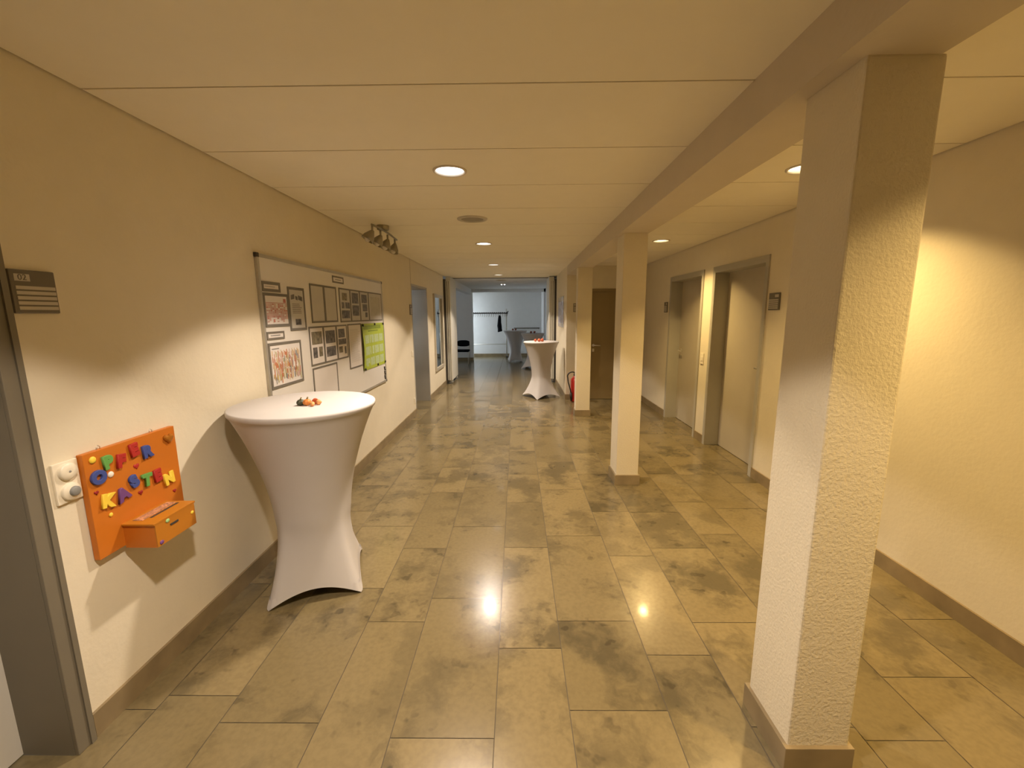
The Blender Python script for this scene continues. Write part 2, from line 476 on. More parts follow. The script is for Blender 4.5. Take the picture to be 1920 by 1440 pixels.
# baseboards
def skirt(name, boxes, label):
    bm = NB()
    for b in boxes:
        box(bm, *b)
    struct(name, bm, M_stone, label, 'baseboard')
BH, BT = 0.097, 0.012
skirt('baseboard_left', [(XL, XL + BT, YS, 0.29, 0, BH), (XL, XL + BT, 1.328, 6.49, 0, BH), (XL, XL + BT, 7.58, 9.36, 0, BH)], 'brown stone skirting along the left wall')
skirt('baseboard_right', [(XR - BT, XR, YS, 3.86, 0, BH), (XR - BT, XR, 4.935, 5.175, 0, BH), (XR - BT, XR, 6.28, YB, 0, BH)], 'brown stone skirting along the right wall')
skirt('baseboard_alcove', [(0.885, 1.25, YB - BT, YB, 0, BH), (0.873, 0.885, YB - BT, 9.5, 0, BH)], 'brown stone skirting of the alcove corner behind the extinguisher')
skirt('baseboard_far', [(-3.5, 0.9, 15.688, 15.70, 0, 0.10), (-5.0, -1.47, 14.288, 14.3, 0, 0.10)], 'brown stone skirting at the far foyer walls')

# ------------------------------------------------------------------ doors
def lever(parent, x, y, z, side, dirx, m=M_metal):
    """lever handle on a leaf whose face is the plane x, room on the dirx side"""
    bm = NB()
    lathe(bm, [(0.026, 0), (0.026, 0.008)], (x, y, z), (dirx, 0, 0), 16)
    tube(bm, [(x, y, z), (x + dirx * 0.045, y, z), (x + dirx * 0.052, y + side * 0.02, z), (x + dirx * 0.052, y + side * 0.12, z - 0.004)], 0.010, 8)
    obj('handle', bm, m, parent)
    bm = NB(); box(bm, min(x, x + dirx * 0.006), max(x, x + dirx * 0.006), y - 0.02, y + 0.02, z - 0.115, z - 0.06, bev=0.002)
    obj('keyhole_plate', bm, m, parent)

def side_door(name, y0, y1, zt, label, hy, hside):
    """recessed door in the right wall"""
    d = thing(name, label, 'door', (XR, (y0 + y1) / 2, 0), kind='structure')
    bm = NB(); f = 0.045; xo = XR - 0.012; xi = XR + 0.165
    for a, b, c, e in ((y0 - 0.004, y0 + f * 0.6, 0, zt), (y1 - f * 0.6, y1 + 0.004, 0, zt), (y0 + f * 0.6, y1 - f * 0.6, zt - f, zt)):
        box(bm, xo, xi, a, b, c, e)
    # outer lip
    for a, b, c, e in ((y0 - 0.025, y0 + 0.01, 0, zt + 0.02), (y1 - 0.01, y1 + 0.025, 0, zt + 0.02), (y0 + 0.01, y1 - 0.01, zt - 0.012, zt + 0.02)):
        box(bm, XR - 0.014, XR - 0.0005, a, b, c, e)
    obj('door_frame', bm, M_frame, d)
    bm = NB(); box(bm, XR + 0.148, XR + 0.188, y0 + 0.022, y1 - 0.022, 0.006, zt - 0.04)
    leaf = obj('door_leaf', bm, M_leaf, d)
    lever(leaf, XR + 0.148, hy, 1.015, hside, -1)
    bm = NB(); box(bm, XR + 0.2, XR + 0.24, y0 - 0.05, y1 + 0.05, 0, zt + 0.1)
    obj('backing_panel', bm, M_void, d)
    return d
side_door('door_3', 3.885, 4.905, 2.03, 'beige recessed door in the right wall with a bright lamp arc on it', 4.02, 1)
side_door('door_4', 5.20, 6.25, 2.03, 'beige recessed door in the right wall half in shadow', 6.14, -1)

d = thing('door_1', 'grey framed doorway at the near end of the left wall', 'door', (XL, 0.8, 0), kind='structure')
bm = NB()
for a, b, c, e in ((1.262, 1.316, 0, 2.075), (0.30, 0.372, 0, 2.075), (0.372, 1.262, 2.01, 2.075)):
    box(bm, XL - 0.002, XL + 0.012, a, b, c, e, bev=0.003)
box(bm, XL - 0.19, XL - 0.002, 1.262, 1.274, 0, 2.02)
box(bm, XL - 0.19, XL - 0.002, 0.36, 0.372, 0, 2.02)
box(bm, XL - 0.19, XL - 0.002, 0.372, 1.262, 2.008, 2.02)
box(bm, XL + 0.004, XL + 0.018, 1.304, 1.322, 0, 2.08)
obj('door_frame', bm, M_grey, d)
bm = NB(); box(bm, XL - 0.23, XL - 0.19, 0.355, 1.274, 0.006, 2.02)
leaf = obj('door_leaf', bm, M_lleaf, d)
lever(leaf, XL - 0.19, 0.47, 1.02, 1, 1)

d = thing('door_2', 'cool grey doorway in the left wall between white board and mirror', 'door', (XL, 7.03, 0), kind='structure')
bm = NB()
box(bm, XL - 0.27, XL + 0.008, 7.555, 7.60, 0, 2.01); box(bm, XL - 0.27, XL + 0.004, 6.485, 6.515, 0, 2.01); box(bm, XL - 0.27, XL + 0.004, 6.515, 7.555, 1.975, 2.01)
obj('door_frame', bm, M_greyblue, d)
bm = NB(); box(bm, XL - 0.36, XL - 0.32, 5.52, 6.47, 0.006, 1.975)
leaf = obj('door_leaf', bm, M_greyblue, d)
lever(leaf, XL - 0.36, 5.62, 1.02, 1, -1)

d = thing('door_5', 'olive brown door in the end wall seen between two pillars', 'door', (1.75, YB, 0), kind='structure')
bm = NB()
for a, b, c, e in ((1.27, 1.31, 0, 1.975), (2.205, 2.227, 0, 1.975), (1.31, 2.205, 1.925, 1.975)):
    box(bm, a, b, YB - 0.012, YB + 0.08, c, e)
obj('door_frame', bm, M_olive, d)
bm = NB(); box(bm, 1.305, 2.21, YB + 0.02, YB + 0.06, 0.006, 1.93)
leaf = obj('door_leaf', bm, M_olive, d)
bm = NB(); lathe(bm, [(0.024, 0), (0.024, -0.008)], (1.37, YB + 0.02, 0.985), (0, 1, 0), 14)
tube(bm, [(1.37, YB + 0.02, 0.985), (1.37, YB - 0.03, 0.985), (1.40, YB - 0.035, 0.985), (1.49, YB - 0.035, 0.98)], 0.010, 8)
box(bm, 1.352, 1.388, YB + 0.014, YB + 0.02, 0.87, 0.925)
obj('handle', bm, M_metal, leaf)
bm = NB(); box(bm, 1.25, 2.25, YB + 0.1, YB + 0.14, 0, 2.05); obj('backing_panel', bm, M_void, d)

# ------------------------------------------------------------------ downlights
def downlight(x, y, glow, label, group):
    t = thing('ceiling_downlight', label, 'ceiling lamp', (x, y, ZC), group=group)
    bm = NB()
    lathe(bm, [(0.081, 0.004), (0.083, -0.006), (0.090, -0.009), (0.097, -0.005), (0.098, 0.001)], (x, y, ZC), n=40, cap=False)
    obj('trim_ring', bm, M_ring, t)
    bm = NB(); lathe(bm, [(0.081, 0.0), (0.080, 0.03), (0.072, 0.10)], (x, y, ZC), n=40, cap=False)
    obj('reflector', bm, M_ring, t)
    bm = NB(); lathe(bm, [(0.0801, 0.012), (0.0, 0.014)], (x, y, ZC), n=40, cap=False)
    obj('diffuser', bm, glow, t)
    return t

def lamp_light(name, x, y, col, power, ang=115, blend=0.13, z=ZC - 0.012, r=0.045, low=0.30):
    L = bpy.data.lights.new(name, 'SPOT'); L.energy = power; L.color = col
    L.spot_size = math.radians(ang); L.spot_blend = blend; L.shadow_soft_size = r
    # luminous intensity of a recessed downlight: strongest straight down, weak at the cut-off
    L.use_nodes = True; nt = L.node_tree; em = nt.nodes['Emission']
    tc = nt.nodes.new('ShaderNodeTexCoord'); sp = nt.nodes.new('ShaderNodeSeparateXYZ'); ab = nt.nodes.new('ShaderNodeMath'); ab.operation = 'ABSOLUTE'
    mr = nt.nodes.new('ShaderNodeMapRange'); mr.inputs['From Min'].default_value = 0.55; mr.inputs['From Max'].default_value = 1.0
    mr.inputs['To Min'].default_value = low; mr.inputs['To Max'].default_value = 1.0
    nt.links.new(tc.outputs['Normal'], sp.inputs[0]); nt.links.new(sp.outputs['Z'], ab.inputs[0]); nt.links.new(ab.outputs[0], mr.inputs['Value']); nt.links.new(mr.outputs['Result'], em.inputs['Strength'])
    o = bpy.data.objects.new(name, L); o.location = (x, y, z); C.objects.link(o)
    return o
COOL = (1.0, 0.835, 0.68); WARM = (1.0, 0.685, 0.275)
PC, PW = 250, 188
labs_l = ['cool white ceiling lamp above the camera position in the corridor', 'large cool white round ceiling lamp between camera and speaker grille',
          'round corridor ceiling lamp just beyond the speaker grille', 'third visible corridor ceiling lamp beyond the grille', 'last lit corridor ceiling lamp before the folding partition']
for y, lab in zip(LAMPS_L, labs_l):
    downlight(LX, y, E_cool, lab, 'corridor ceiling lamps')
    lamp_light('corridor_lamp_light', LX, y, COOL, PC)
labs_r = ['warm aisle ceiling lamp above the first bay', 'warm aisle ceiling lamp half hidden behind the big near pillar', 'warm yellow ceiling lamp in the side aisle over the two doors']
for y, lab in zip(LAMPS_R, labs_r):
    downlight(RX, y, E_warm, lab, 'side aisle ceiling lamps')
    lamp_light('aisle_lamp_light', RX, y, WARM, PW, ang=119, low=0.12)

def grille(x, y, ro, ri, label):
    t = thing('ceiling_speaker', label, 'speaker', (x, y, ZC))
    bm = NB(); lathe(bm, [(ro, 0.0), (ro - 0.004, -0.008), (ri + 0.004, -0.010), (ri, -0.004)], (x, y, ZC), n=40, cap=False)
    obj('rim', bm, M_gring, t)
    bm = NB(); lathe(bm, [(ri + 0.001, -0.004), (ri * 0.6, -0.008), (0, -0.010)], (x, y, ZC), n=40, cap=False)
    obj('grille', bm, M_grille, t)
grille(-0.38, 3.85, 0.132, 0.096, 'round grey ceiling speaker grille between the first two corridor lamps')
grille(-0.37, 10.6, 0.13, 0.10, 'small dark round ceiling speaker beyond the last corridor lamp')
t = thing('emergency_spot', 'tiny twin emergency spot glowing on the foyer ceiling', 'ceiling lamp', (-0.36, 11.7, ZC))
bm = NB(); box(bm, -0.43, -0.29, 11.66, 11.74, ZC - 0.03, ZC + 0.002, bev=0.004); obj('housing', bm, M_panel, t)
for dx in (-0.04, 0.04):
    bm = NB(); lathe(bm, [(0.02, 0), (0.016, -0.012), (0, -0.016)], (-0.36 + dx, 11.69, ZC - 0.028), n=12, cap=False)
    obj('bulb', bm, E_cool, t)

# four-headed ceiling spot bar
t = thing('spot_bar', 'unlit four headed metal spot bar on the ceiling by the left wall', 'ceiling lamp', (-1.24, 4.1, ZC))
bm = NB(); lathe(bm, [(0.055, 0.0), (0.055, -0.035), (0.045, -0.042), (0, -0.042)], (-1.235, 4.10, ZC), n=24, cap=False); obj('ceiling_mount', bm, M_spot, t)
bm = NB(); tube(bm, [(-1.215, 3.72, 2.30), (-1.215, 3.95, 2.312), (-1.225, 4.1, 2.318), (-1.21, 4.25, 2.308), (-1.20, 4.42, 2.29)], 0.009, 8); obj('bar', bm, M_spot, t)
for k, y in enumerate((3.73, 3.95, 4.16, 4.40)):
    h = Vector((-1.215, y, 2.295)); ax = Vector((-0.55 + 0.12 * k, -0.28, -0.9)).normalized(); e = h + Vector((0.0, 0, -0.05))
    bm = NB(); tube(bm, [h, e], 0.009, 8)
    lathe(bm, [(0.012, -0.01), (0.018, 0.0), (0.030, 0.02), (0.045, 0.05), (0.052, 0.085), (0.049, 0.085), (0.04, 0.05), (0.02, 0.02), (0, 0.015)], e, ax, 20, cap=False)
    s = obj('lamp_shade', bm, M_spot, t)
    bm = NB(); ball(bm, e + ax * 0.075, 0.026); obj('bulb', bm, M_bulb, s)

# ------------------------------------------------------------------ cocktail tables with stretch covers
def cocktail_table(cx, cy, R, H, Rb, rot, label, waist=0.50, foot_z=0.0):
    t = thing('cocktail_table', label, 'table', (cx, cy, 0), group='standing tables under white stretch covers')
    n = 96
    def tee(phi):                       # -1 / 1 at the feet, 0 halfway between two feet
        return math.tan((phi % (PI / 2)) - PI / 4)
    def rad(u, phi):
        uw = 0.39; t_ = tee(phi)
        side = 0.70711 / math.cos((phi % (PI / 2)) - PI / 4) * (1 - 0.06 * (1 - t_ * t_))
        side = min(side, 0.955) * 1.035             # blunt foot pockets
        if u >= uw:
            k = (u - uw) / (1 - uw); r = R * waist + (R - 0.010 - R * waist) * k ** 1.9
            w = 0.16 * max(0.0, 1 - k / 0.6) ** 1.5
        else:
            k = (uw - u) / uw; r = R * waist + (Rb - R * waist) * k ** 1.5
            w = 0.16 + 0.84 * k ** 0.75
        return r * (1 + (side - 1) * w)
    def hem(phi):
        return 0.075 * (1 - tee(phi) ** 2)
    bm = NB(); rows = []
    cen = bm.verts.new((cx, cy, H))
    for rr, zz in ((R * 0.5, H), (R - 0.008, H), (R - 0.001, H - 0.004), (R, H - 0.012), (R - 0.002, H - 0.026), (R - 0.010, H - 0.032)):
        rows.append([bm.verts.new((cx + rr * math.cos(rot + 2 * PI * i / n), cy + rr * math.sin(rot + 2 * PI * i / n), zz)) for i in range(n)])
    steps = 34
    for q in range(1, steps + 1):
        u = 1 - q / steps
        row = []
        for i in range(n):
            a = rot + 2 * PI * i / n; phi = 2 * PI * i / n
            r = rad(u, phi); z = hem(phi) * (1 - u) ** 3 + (H - 0.032) * u
            row.append(bm.verts.new((cx + r * math.cos(a), cy + r * math.sin(a), z)))
        rows.append(row)
    for i in range(n):
        bm.faces.new((cen, rows[0][i], rows[0][(i + 1) % n])).smooth = True
    for A, B in zip(rows, rows[1:]):
        for i in range(n):
            bm.faces.new((A[i], A[(i + 1) % n], B[(i + 1) % n], B[i])).smooth = True
    obj('stretch_cover', bm, M_cloth, t)
    # sewn hem band
    bm = NB(); A, B = [], []
    for i in range(n):
        a = rot + 2 * PI * i / n; phi = 2 * PI * i / n
        for lst, u in ((A, 0.026), (B, 0.0)):
            r = rad(u, phi) + 0.0022; z = hem(phi) * (1 - u) ** 3 + (H - 0.032) * u
            lst.append(bm.verts.new((cx + r * math.cos(a), cy + r * math.sin(a), z)))
    for i in range(n):
        bm.faces.new((A[i], A[(i + 1) % n], B[(i + 1) % n], B[i])).smooth = True
    obj('hem', bm, M_cloth, t)
    for k in range(4):
        bm = NB(); grid = []
        for q in range(5):
            u = 0.045 * q / 4; row = []
            for e in range(-4, 5):
                phi = k * PI / 2 + e * 0.030 * (1 - 0.35 * q / 4); a = rot + phi
                r = rad(u, phi) + 0.0036; z = hem(phi) * (1 - u) ** 3 + (H - 0.032) * u
                row.append(bm.verts.new((cx + r * math.cos(a), cy + r * math.sin(a), z + 0.0015)))
            grid.append(row)
        for A, B in zip(grid, grid[1:]):
            for e in range(8):
                bm.faces.new((A[e], A[e + 1], B[e + 1], B[e])).smooth = True
        obj('foot_pocket', bm, M_cloth, t)
    return t
rotn = math.atan2(2.013 - 2.31, -1.324 + 1.186)
cocktail_table(-1.186, 2.305, 0.375, 1.068, 0.33, rotn, 'white covered standing table nearest the orange collection box, with gourds on it', waist=0.565)
cocktail_table(0.455, 7.915, 0.33, 1.04, 0.365, math.atan2(7.563 - 7.915, 0.365 - 0.455), 'white covered standing table by the fire extinguisher corner', waist=0.54)
cocktail_table(-0.05, 14.0 - 0.1, 0.385, 1.015, 0.33, 0.9, 'bluish white standing table in the foyer beside the coat rack pole')
cocktail_table(0.46, 12.2, 0.335, 1.0, 0.38, math.atan2(-0.2, -0.36), 'bluish white standing table in the foyer half hidden by the nearer table')

# decorations on the tables
def gourd(c, r, m, label, name='gourd', cat='gourd', sz=0.85, stem=True, ribs=8, rib=0.08):
    t = thing(name, label, cat, c, group='autumn table decoration')
    bm = NB(); c = Vector(c) + Vector((0, 0, r * sz))
    n = 32; mrows = 12; rows = []
    for j in range(1, mrows):
        th = PI * j / mrows
        rows.append([bm.verts.new(c + Vector((math.sin(th) * r * (1 + rib * math.cos(ribs * 2 * PI * i / n)) * math.cos(2 * PI * i / n),
                                               math.sin(th) * r * (1 + rib * math.cos(ribs * 2 * PI * i / n)) * math.sin(2 * PI * i / n), math.cos(th) * r * sz))) for i in range(n)])
    top = bm.verts.new(c + Vector((0, 0, r * sz * 0.9))); bot = bm.verts.new(c - Vector((0, 0, r * sz)))
    for A, B in zip(rows, rows[1:]):
        for i in range(n):
            bm.faces.new((A[i], A[(i + 1) % n], B[(i + 1) % n], B[i])).smooth = True
    for i in range(n):
        bm.faces.new((top, rows[0][i], rows[0][(i + 1) % n])).smooth = True
        bm.faces.new((bot, rows[-1][(i + 1) % n], rows[-1][i])).smooth = True
    obj('body', bm, m, t)
    if stem:
        bm = NB(); q = c + Vector((0, 0, r * sz * 0.85))
        tube(bm, [q, q + Vector((0.001, 0.002, 0.007)), q + Vector((0.004, 0.004, 0.013))], [0.005, 0.0035, 0.004], 8)
        obj('stem', bm, M_stem, t)
    return t
def husk(c, r, m, label, tilt=(0.6, -0.4, 0.5)):
    t = thing('lantern_husk', label, 'dried husk', c, group='autumn table decoration')
    bm = NB(); ax = Vector(tilt).normalized(); c0 = Vector(c) + Vector((0, 0, r)) - ax * r * 0.6
    lathe(bm, [(0.0, 0), (r * 0.55, r * 0.12), (r * 0.95, r * 0.5), (r * 0.9, r * 0.95), (r * 0.5, r * 1.5), (r * 0.12, r * 1.95), (0, r * 2.05)], c0, ax, 10, cap=False, smooth=False)
    zmin = min(v.co.z for v in bm.verts)
    bmesh.ops.translate(bm, verts=bm.verts, vec=(0, 0, c[2] - zmin))
    obj('husk', bm, m, t)
    bm = NB(); e = c0 + Vector((0, 0, c[2] - zmin)); pts = [e, e - ax * 0.02, e - ax * 0.03 + Vector((0, 0, 0.006))]; pts = [Vector((q.x, q.y, max(q.z, c[2] + 0.004))) for q in pts]; tube(bm, pts, 0.0022, 6); obj('stem', bm, M_stem, t)
    return t
ZT = 1.068
gourd((-1.172, 2.235, ZT), 0.021, M_gourdg, 'small dark green gourd on the nearest white table', sz=0.8)
gourd((-1.135, 2.232, ZT), 0.0215, M_gourdo, 'small orange pumpkin beside the dark green gourd', name='pumpkin', cat='pumpkin', sz=0.85, ribs=8)
husk((-1.108, 2.268, ZT), 0.019, M_phys, 'red orange lantern husk behind the small orange pumpkin')
husk((-1.083, 2.250, ZT), 0.016, M_phys2, 'pale orange lantern husk at the end of the gourd cluster', (0.8, -0.2, 0.1))
husk((-1.098, 2.212, ZT), 0.014, M_phys2, 'amber lantern husk in front of the red orange husk', (0.5, -0.8, 0.1))
for k, (dx, dy, r) in enumerate(((-0.075, 0.02, 0.028), (-0.015, -0.03, 0.032), (0.045, 0.03, 0.034))):
    husk((0.455 - 0.03 + dx, 7.85 + dy, 1.04), r, M_phys, ('flat red orange husk at the near end of the corridor table cluster', 'middle red orange husk on the table by the extinguisher', 'upright red orange husk on the table by the extinguisher')[k], ((-0.8, -0.3, 0.1), (0.2, -0.9, 0.3), (0.2, 0.1, 0.9))[k])
for k, (x, y, z, lab) in enumerate(((-0.13, 13.85, 1.015, 'dark reddish husk on the table beside the coat rack'), (-0.04, 13.87, 1.015, 'second dark reddish husk on the table beside the coat rack'),
                                    (0.40, 12.1, 1.0, 'brownish orange husk on the half hidden foyer table'), (0.50, 12.12, 1.0, 'second brownish orange husk on the half hidden foyer table'))):
    husk((x, y, z), 0.035, M_physd, lab, (0.7, -0.3, 0.3))

# ------------------------------------------------------------------ white board and what is pinned on it
t = thing('white_board', 'large aluminium framed white board on the left wall behind the near table', 'white board', (XL, 3.82, 0.75))
Y0, Y1, ZB0, ZB1 = 2.630, 5.035, 0.762, 1.925
xb = XL + 0.014
bm = NB(); box(bm, XL + 0.002, xb, Y0 + 0.01, Y1 - 0.01, ZB0 + 0.01, ZB1 - 0.01); obj('panel', bm, M_board, t)
bm = NB()
for a, b, c, e in ((Y0, Y1, ZB1 - 0.022, ZB1), (Y0, Y1, ZB0, ZB0 + 0.022), (Y0, Y0 + 0.022, ZB0 + 0.022, ZB1 - 0.022), (Y1 - 0.022, Y1, ZB0 + 0.022, ZB1 - 0.022)):
    box(bm, XL + 0.001, XL + 0.018, a, b, c, e)
obj('frame', bm, M_alu, t)
for y in (Y0, Y1):
    for z in (ZB0, ZB1):
        sy, sz = (1 if y == Y0 else -1), (1 if z == ZB0 else -1)
        bm = NB(); box(bm, XL, XL + 0.020, min(y - sy * 0.004, y + sy * 0.024), max(y - sy * 0.004, y + sy * 0.024), min(z - sz * 0.004, z + sz * 0.024), max(z - sz * 0.004, z + sz * 0.024), bev=0.004)
        obj('corner_cap', bm, M_dark, t)

XP = xb + 0.001
def notice(y0, y1, z0, z1, label, sheet=M_paper, name='document_frame', cat='document frame', f=0.018, marks=(), mats=(), group='framed sheets on the white board', fr=M_pframe):
    """marks: (u0,u1,v0,v1,index into mats) in fractions of the sheet, v measured downwards"""
    t = thing(name, label, cat, (XP, (y0 + y1) / 2, z0), group=group)
    bm = NB()
    for a, b, c, e in ((y0, y1, z1 - f, z1), (y0, y1, z0, z0 + f), (y0, y0 + f, z0 + f, z1 - f), (y1 - f, y1, z0 + f, z1 - f)):
        box(bm, XP, XP + 0.004, a, b, c, e)
    obj('frame', bm, fr, t)
    bm = NB(); a, b, c, e = y0 + f, y1 - f, z0 + f, z1 - f
    box(bm, XP, XP + 0.0015, a, b, c, e)
    for k, mk in enumerate(marks):
        u0, u1, v0, v1, mi = mk[:5]
        sl = mk[5] if len(mk) > 5 else 0.0      # slant
        x = XP + 0.0018 + 0.00002 * k
        pa = [(u0, v0), (u1, v0 + sl), (u1, v1 + sl), (u0, v1)]
        fc = bm.faces.new([bm.verts.new((x, a + (b - a) * u, e - (e - c) * v)) for u, v in pa]); fc.material_index = mi
    obj('sheet', bm, [sheet] + list(mats), t)
    return t
rnd = random.Random(3)
def lines(u0, u1, v0, v1, n, mi, jitter=0.25, h=0.35):
    out = []
    for k in range(n):
        v = v0 + (v1 - v0) * k / n
        out.append((u0, u1 - rnd.random() * jitter * (u1 - u0), v, v + (v1 - v0) / n * h, mi))
    return out
notice(2.655, 2.860, 1.700, 1.762, 'small title strip above the red year planner', marks=[(0.08, 0.75, 0.4, 0.55, 1)], mats=[M_ink])
red = [(0.02, 0.98, 0.23, 0.25, 1), (0.82, 0.95, 0.08, 0.22, 1)]
for r in range(12):
    for c in range(11):
        if rnd.random() < 0.84 and not (r > 9 and rnd.random() < 0.6):
            red.append((0.02 + c * 0.088, 0.02 + c * 0.088 + 0.08, 0.27 + r * 0.056, 0.27 + r * 0.056 + 0.044, 2 if rnd.random() < 0.8 else 1))
notice(2.655, 2.945, 1.477, 1.692, 'framed red planner sheet at the upper near corner of the white board', marks=red, mats=[M_red, M_pink])
arch = [(0.10, 0.36, 0.14, 0.26, 1, -0.03), (0.42, 0.58, 0.15, 0.25, 1, 0.02), (0.62, 0.93, 0.13, 0.25, 1, 0.04)]
notice(2.947, 3.175, 1.443, 1.745, 'framed portrait notice with arched dark heading and small square picture', sheet=M_gpaper,
       marks=arch + lines(0.15, 0.85, 0.36, 0.64, 6, 2) + [(0.30, 0.72, 0.76, 0.92, 1)], mats=[M_photo, M_pframe])
notice(2.657, 2.858, 1.396, 1.448, 'small title strip above the colourful strip calendar', f=0.013, marks=[(0.15, 0.8, 0.35, 0.62, 1)], mats=[M_ink])
cols = [mat('calendar %s' % n, c, 0.6) for n, c in (('rust', (0.52, 0.20, 0.10)), ('amber', (0.60, 0.40, 0.18)), ('slate', (0.25, 0.27, 0.30)), ('sage', (0.48, 0.45, 0.25)), ('rose', (0.60, 0.42, 0.36)), ('sand', (0.62, 0.52, 0.36)))]
cal = [(0.05, 0.28, 0.07, 0.10, 7)]
for r in range(5):
    for c in range(30):
        if rnd.random() < 0.93:
            u = 0.04 + c * 0.031; v = 0.14 + r * 0.145 + (c % 3) * 0.035 - 0.02 * rnd.random()
            cal.append((u, u + 0.017 + 0.012 * rnd.random(), v, v + 0.10 + 0.09 * rnd.random(), rnd.choice((1, 1, 2, 2, 3, 4, 5, 5, 6, 6))))
notice(2.656, 3.065, 1.077, 1.376, 'framed calendar of many coloured vertical strips', marks=cal, mats=cols + [M_ink])
notice(3.268, 3.505, 1.490, 1.789, 'empty grey framed sheet, nearer one of the blank pair', sheet=M_gpaper, f=0.015)
notice(3.505, 3.745, 1.490, 1.789, 'empty grey framed sheet, farther one of the blank pair', sheet=M_gpaper, f=0.015)
notice(3.690, 3.922, 1.825, 1.884, 'single small title strip under the top edge of the board', f=0.013, marks=[(0.2, 0.8, 0.4, 0.6, 1)], mats=[M_ink])
ph = [[(0.22, 0.72, 0.10, 0.34, 2), (0.14, 0.40, 0.40, 0.60, 1), (0.5, 0.95, 0.40, 0.60, 1), (0.10, 0.92, 0.66, 0.92, 1)],
      [(0.12, 0.88, 0.06, 0.42, 1), (0.12, 0.92, 0.48, 0.84, 1)],
      [(0.15, 0.85, 0.08, 0.38, 1), (0.25, 0.85, 0.42, 0.68, 1), (0.55, 0.85, 0.72, 0.90, 1)],
      [(0.1, 0.9, 0.12, 0.85, 2)]]
lb = ['framed photo sheet with four pictures, first in the upper row of four', 'framed photo sheet with two dark pictures in the upper row of four', 'narrow framed photo sheet, third in the upper row of four', 'framed pale sheet at the far end of the upper row above the green poster']
yy = [3.803, 4.055, 4.298, 4.551, 4.985]
M_phe = mat('faint print', (0.46, 0.44, 0.38), 0.6, var=0.08, scale=20)
for k in range(4):
    notice(yy[k], yy[k + 1], 1.485, 1.789, lb[k], sheet=M_gpaper, f=0.013, marks=ph[k], mats=[M_photo, M_photo2 if k < 3 else M_phe])
yy = [3.202, 3.442, 3.690, 3.920]
ph = [[(0.10, 0.92, 0.10, 0.46, 2), (0.14, 0.48, 0.54, 0.84, 1), (0.60, 0.90, 0.54, 0.82, 2)], [(0.10, 0.92, 0.10, 0.48, 1), (0.10, 0.92, 0.58, 0.88, 1)],
      [(0.12, 0.80, 0.08, 0.36, 1), (0.10, 0.92, 0.40, 0.58, 1), (0.10, 0.50, 0.64, 0.84, 2), (0.70, 0.90, 0.66, 0.90, 1)]]
lb = ['framed photo sheet with one brown picture over two narrow ones', 'framed photo sheet with two big dark pictures in the lower row of three', 'framed photo collage sheet beside the long text sheet']
for k in range(3):
    notice(yy[k], yy[k + 1], 1.162, 1.464, lb[k], f=0.013, marks=ph[k], mats=[M_photo, M_photo2])
notice(3.945, 4.282, 1.043, 1.467, 'tall framed text sheet partly under the green poster', f=0.013, marks=lines(0.08, 0.92, 0.10, 0.9, 26, 1, 0.3, 0.3), mats=[M_gpaper])
notice(3.212, 3.658, 0.840, 1.147, 'blank framed sheet at the bottom of the board above the table top', sheet=M_paper, f=0.014)

# green wall calendar, slightly curled away from the board
t = thing('green_poster', 'lime green year calendar poster pinned at the far end of the white board', 'poster', (XP, 4.64, 0.98))
bm = NB(); lay_cols = 14
def gx(u, v):
    return XP + 0.006 + 0.022 * max(0, 0.35 - u) * math.sin(PI * min(1, max(0, v))) * 2
gy0, gy1, gz0, gz1 = 4.288, 4.997, 0.982, 1.461
def gp(u, v, o=0.0):
    return (gx(u, v) + o, gy0 + (gy1 - gy0) * u, gz1 - (gz1 - gz0) * v)
def gpatch(u0, u1, v0, v1, mi, o):
    n = 6
    for i in range(n):
        for j in range(n):
            a, b = u0 + (u1 - u0) * i / n, u0 + (u1 - u0) * (i + 1) / n; c, e = v0 + (v1 - v0) * j / n, v0 + (v1 - v0) * (j + 1) / n
            f = bm.faces.new([bm.verts.new(gp(*q, o)) for q in ((a, c), (b, c), (b, e), (a, e))]); f.material_index = mi
gpatch(0, 1, 0, 1, 0, 0.0)
gpatch(0.06, 0.85, 0.04, 0.13, 2, 0.0004); gpatch(0.25, 0.70, 0.15, 0.18, 2, 0.0004)
for r in range(3):
    for c in range(4):
        gpatch(0.08 + c * 0.22, 0.27 + c * 0.22, 0.25 + r * 0.25, 0.43 + r * 0.25, 1, 0.0004)
obj('sheet', bm, [M_green, M_lgreen, M_dgreen], t)
mags = [(4.31, 1.445, 'black magnet at the near top corner of the green poster'), (4.68, 1.450, 'black magnet at the top middle of the green poster'), (4.97, 1.448, 'black magnet at the far top corner of the green poster'),
        (4.31, 0.995, 'black magnet at the near bottom corner of the green poster'), (4.72, 1.0, 'black magnet at the bottom middle of the green poster'), (4.985, 1.005, 'black magnet at the far bottom corner of the green poster')]
for k in range(6):
    mags.append((4.965 + 0.012 * (k % 2), 0.935 - 0.026 * k, 'black magnet, %s of the column at the lower far board edge' % ('topmost', 'second from the top', 'third from the top', 'third from the bottom', 'second from the bottom', 'lowest')[k]))
for y, z, lab in mags:
    bm = NB(); on = 0.008 if z > 0.95 else 0.0
    if z > 0.95 and y < 4.4:
        on = 0.012
    lathe(bm, [(0.013, 0), (0.013, 0.007), (0.010, 0.010), (0, 0.0105)], (XP + on, y, z), (1, 0, 0), 14)
    tag(obj('magnet', bm, M_dark), lab, 'magnet', 'black board magnets')

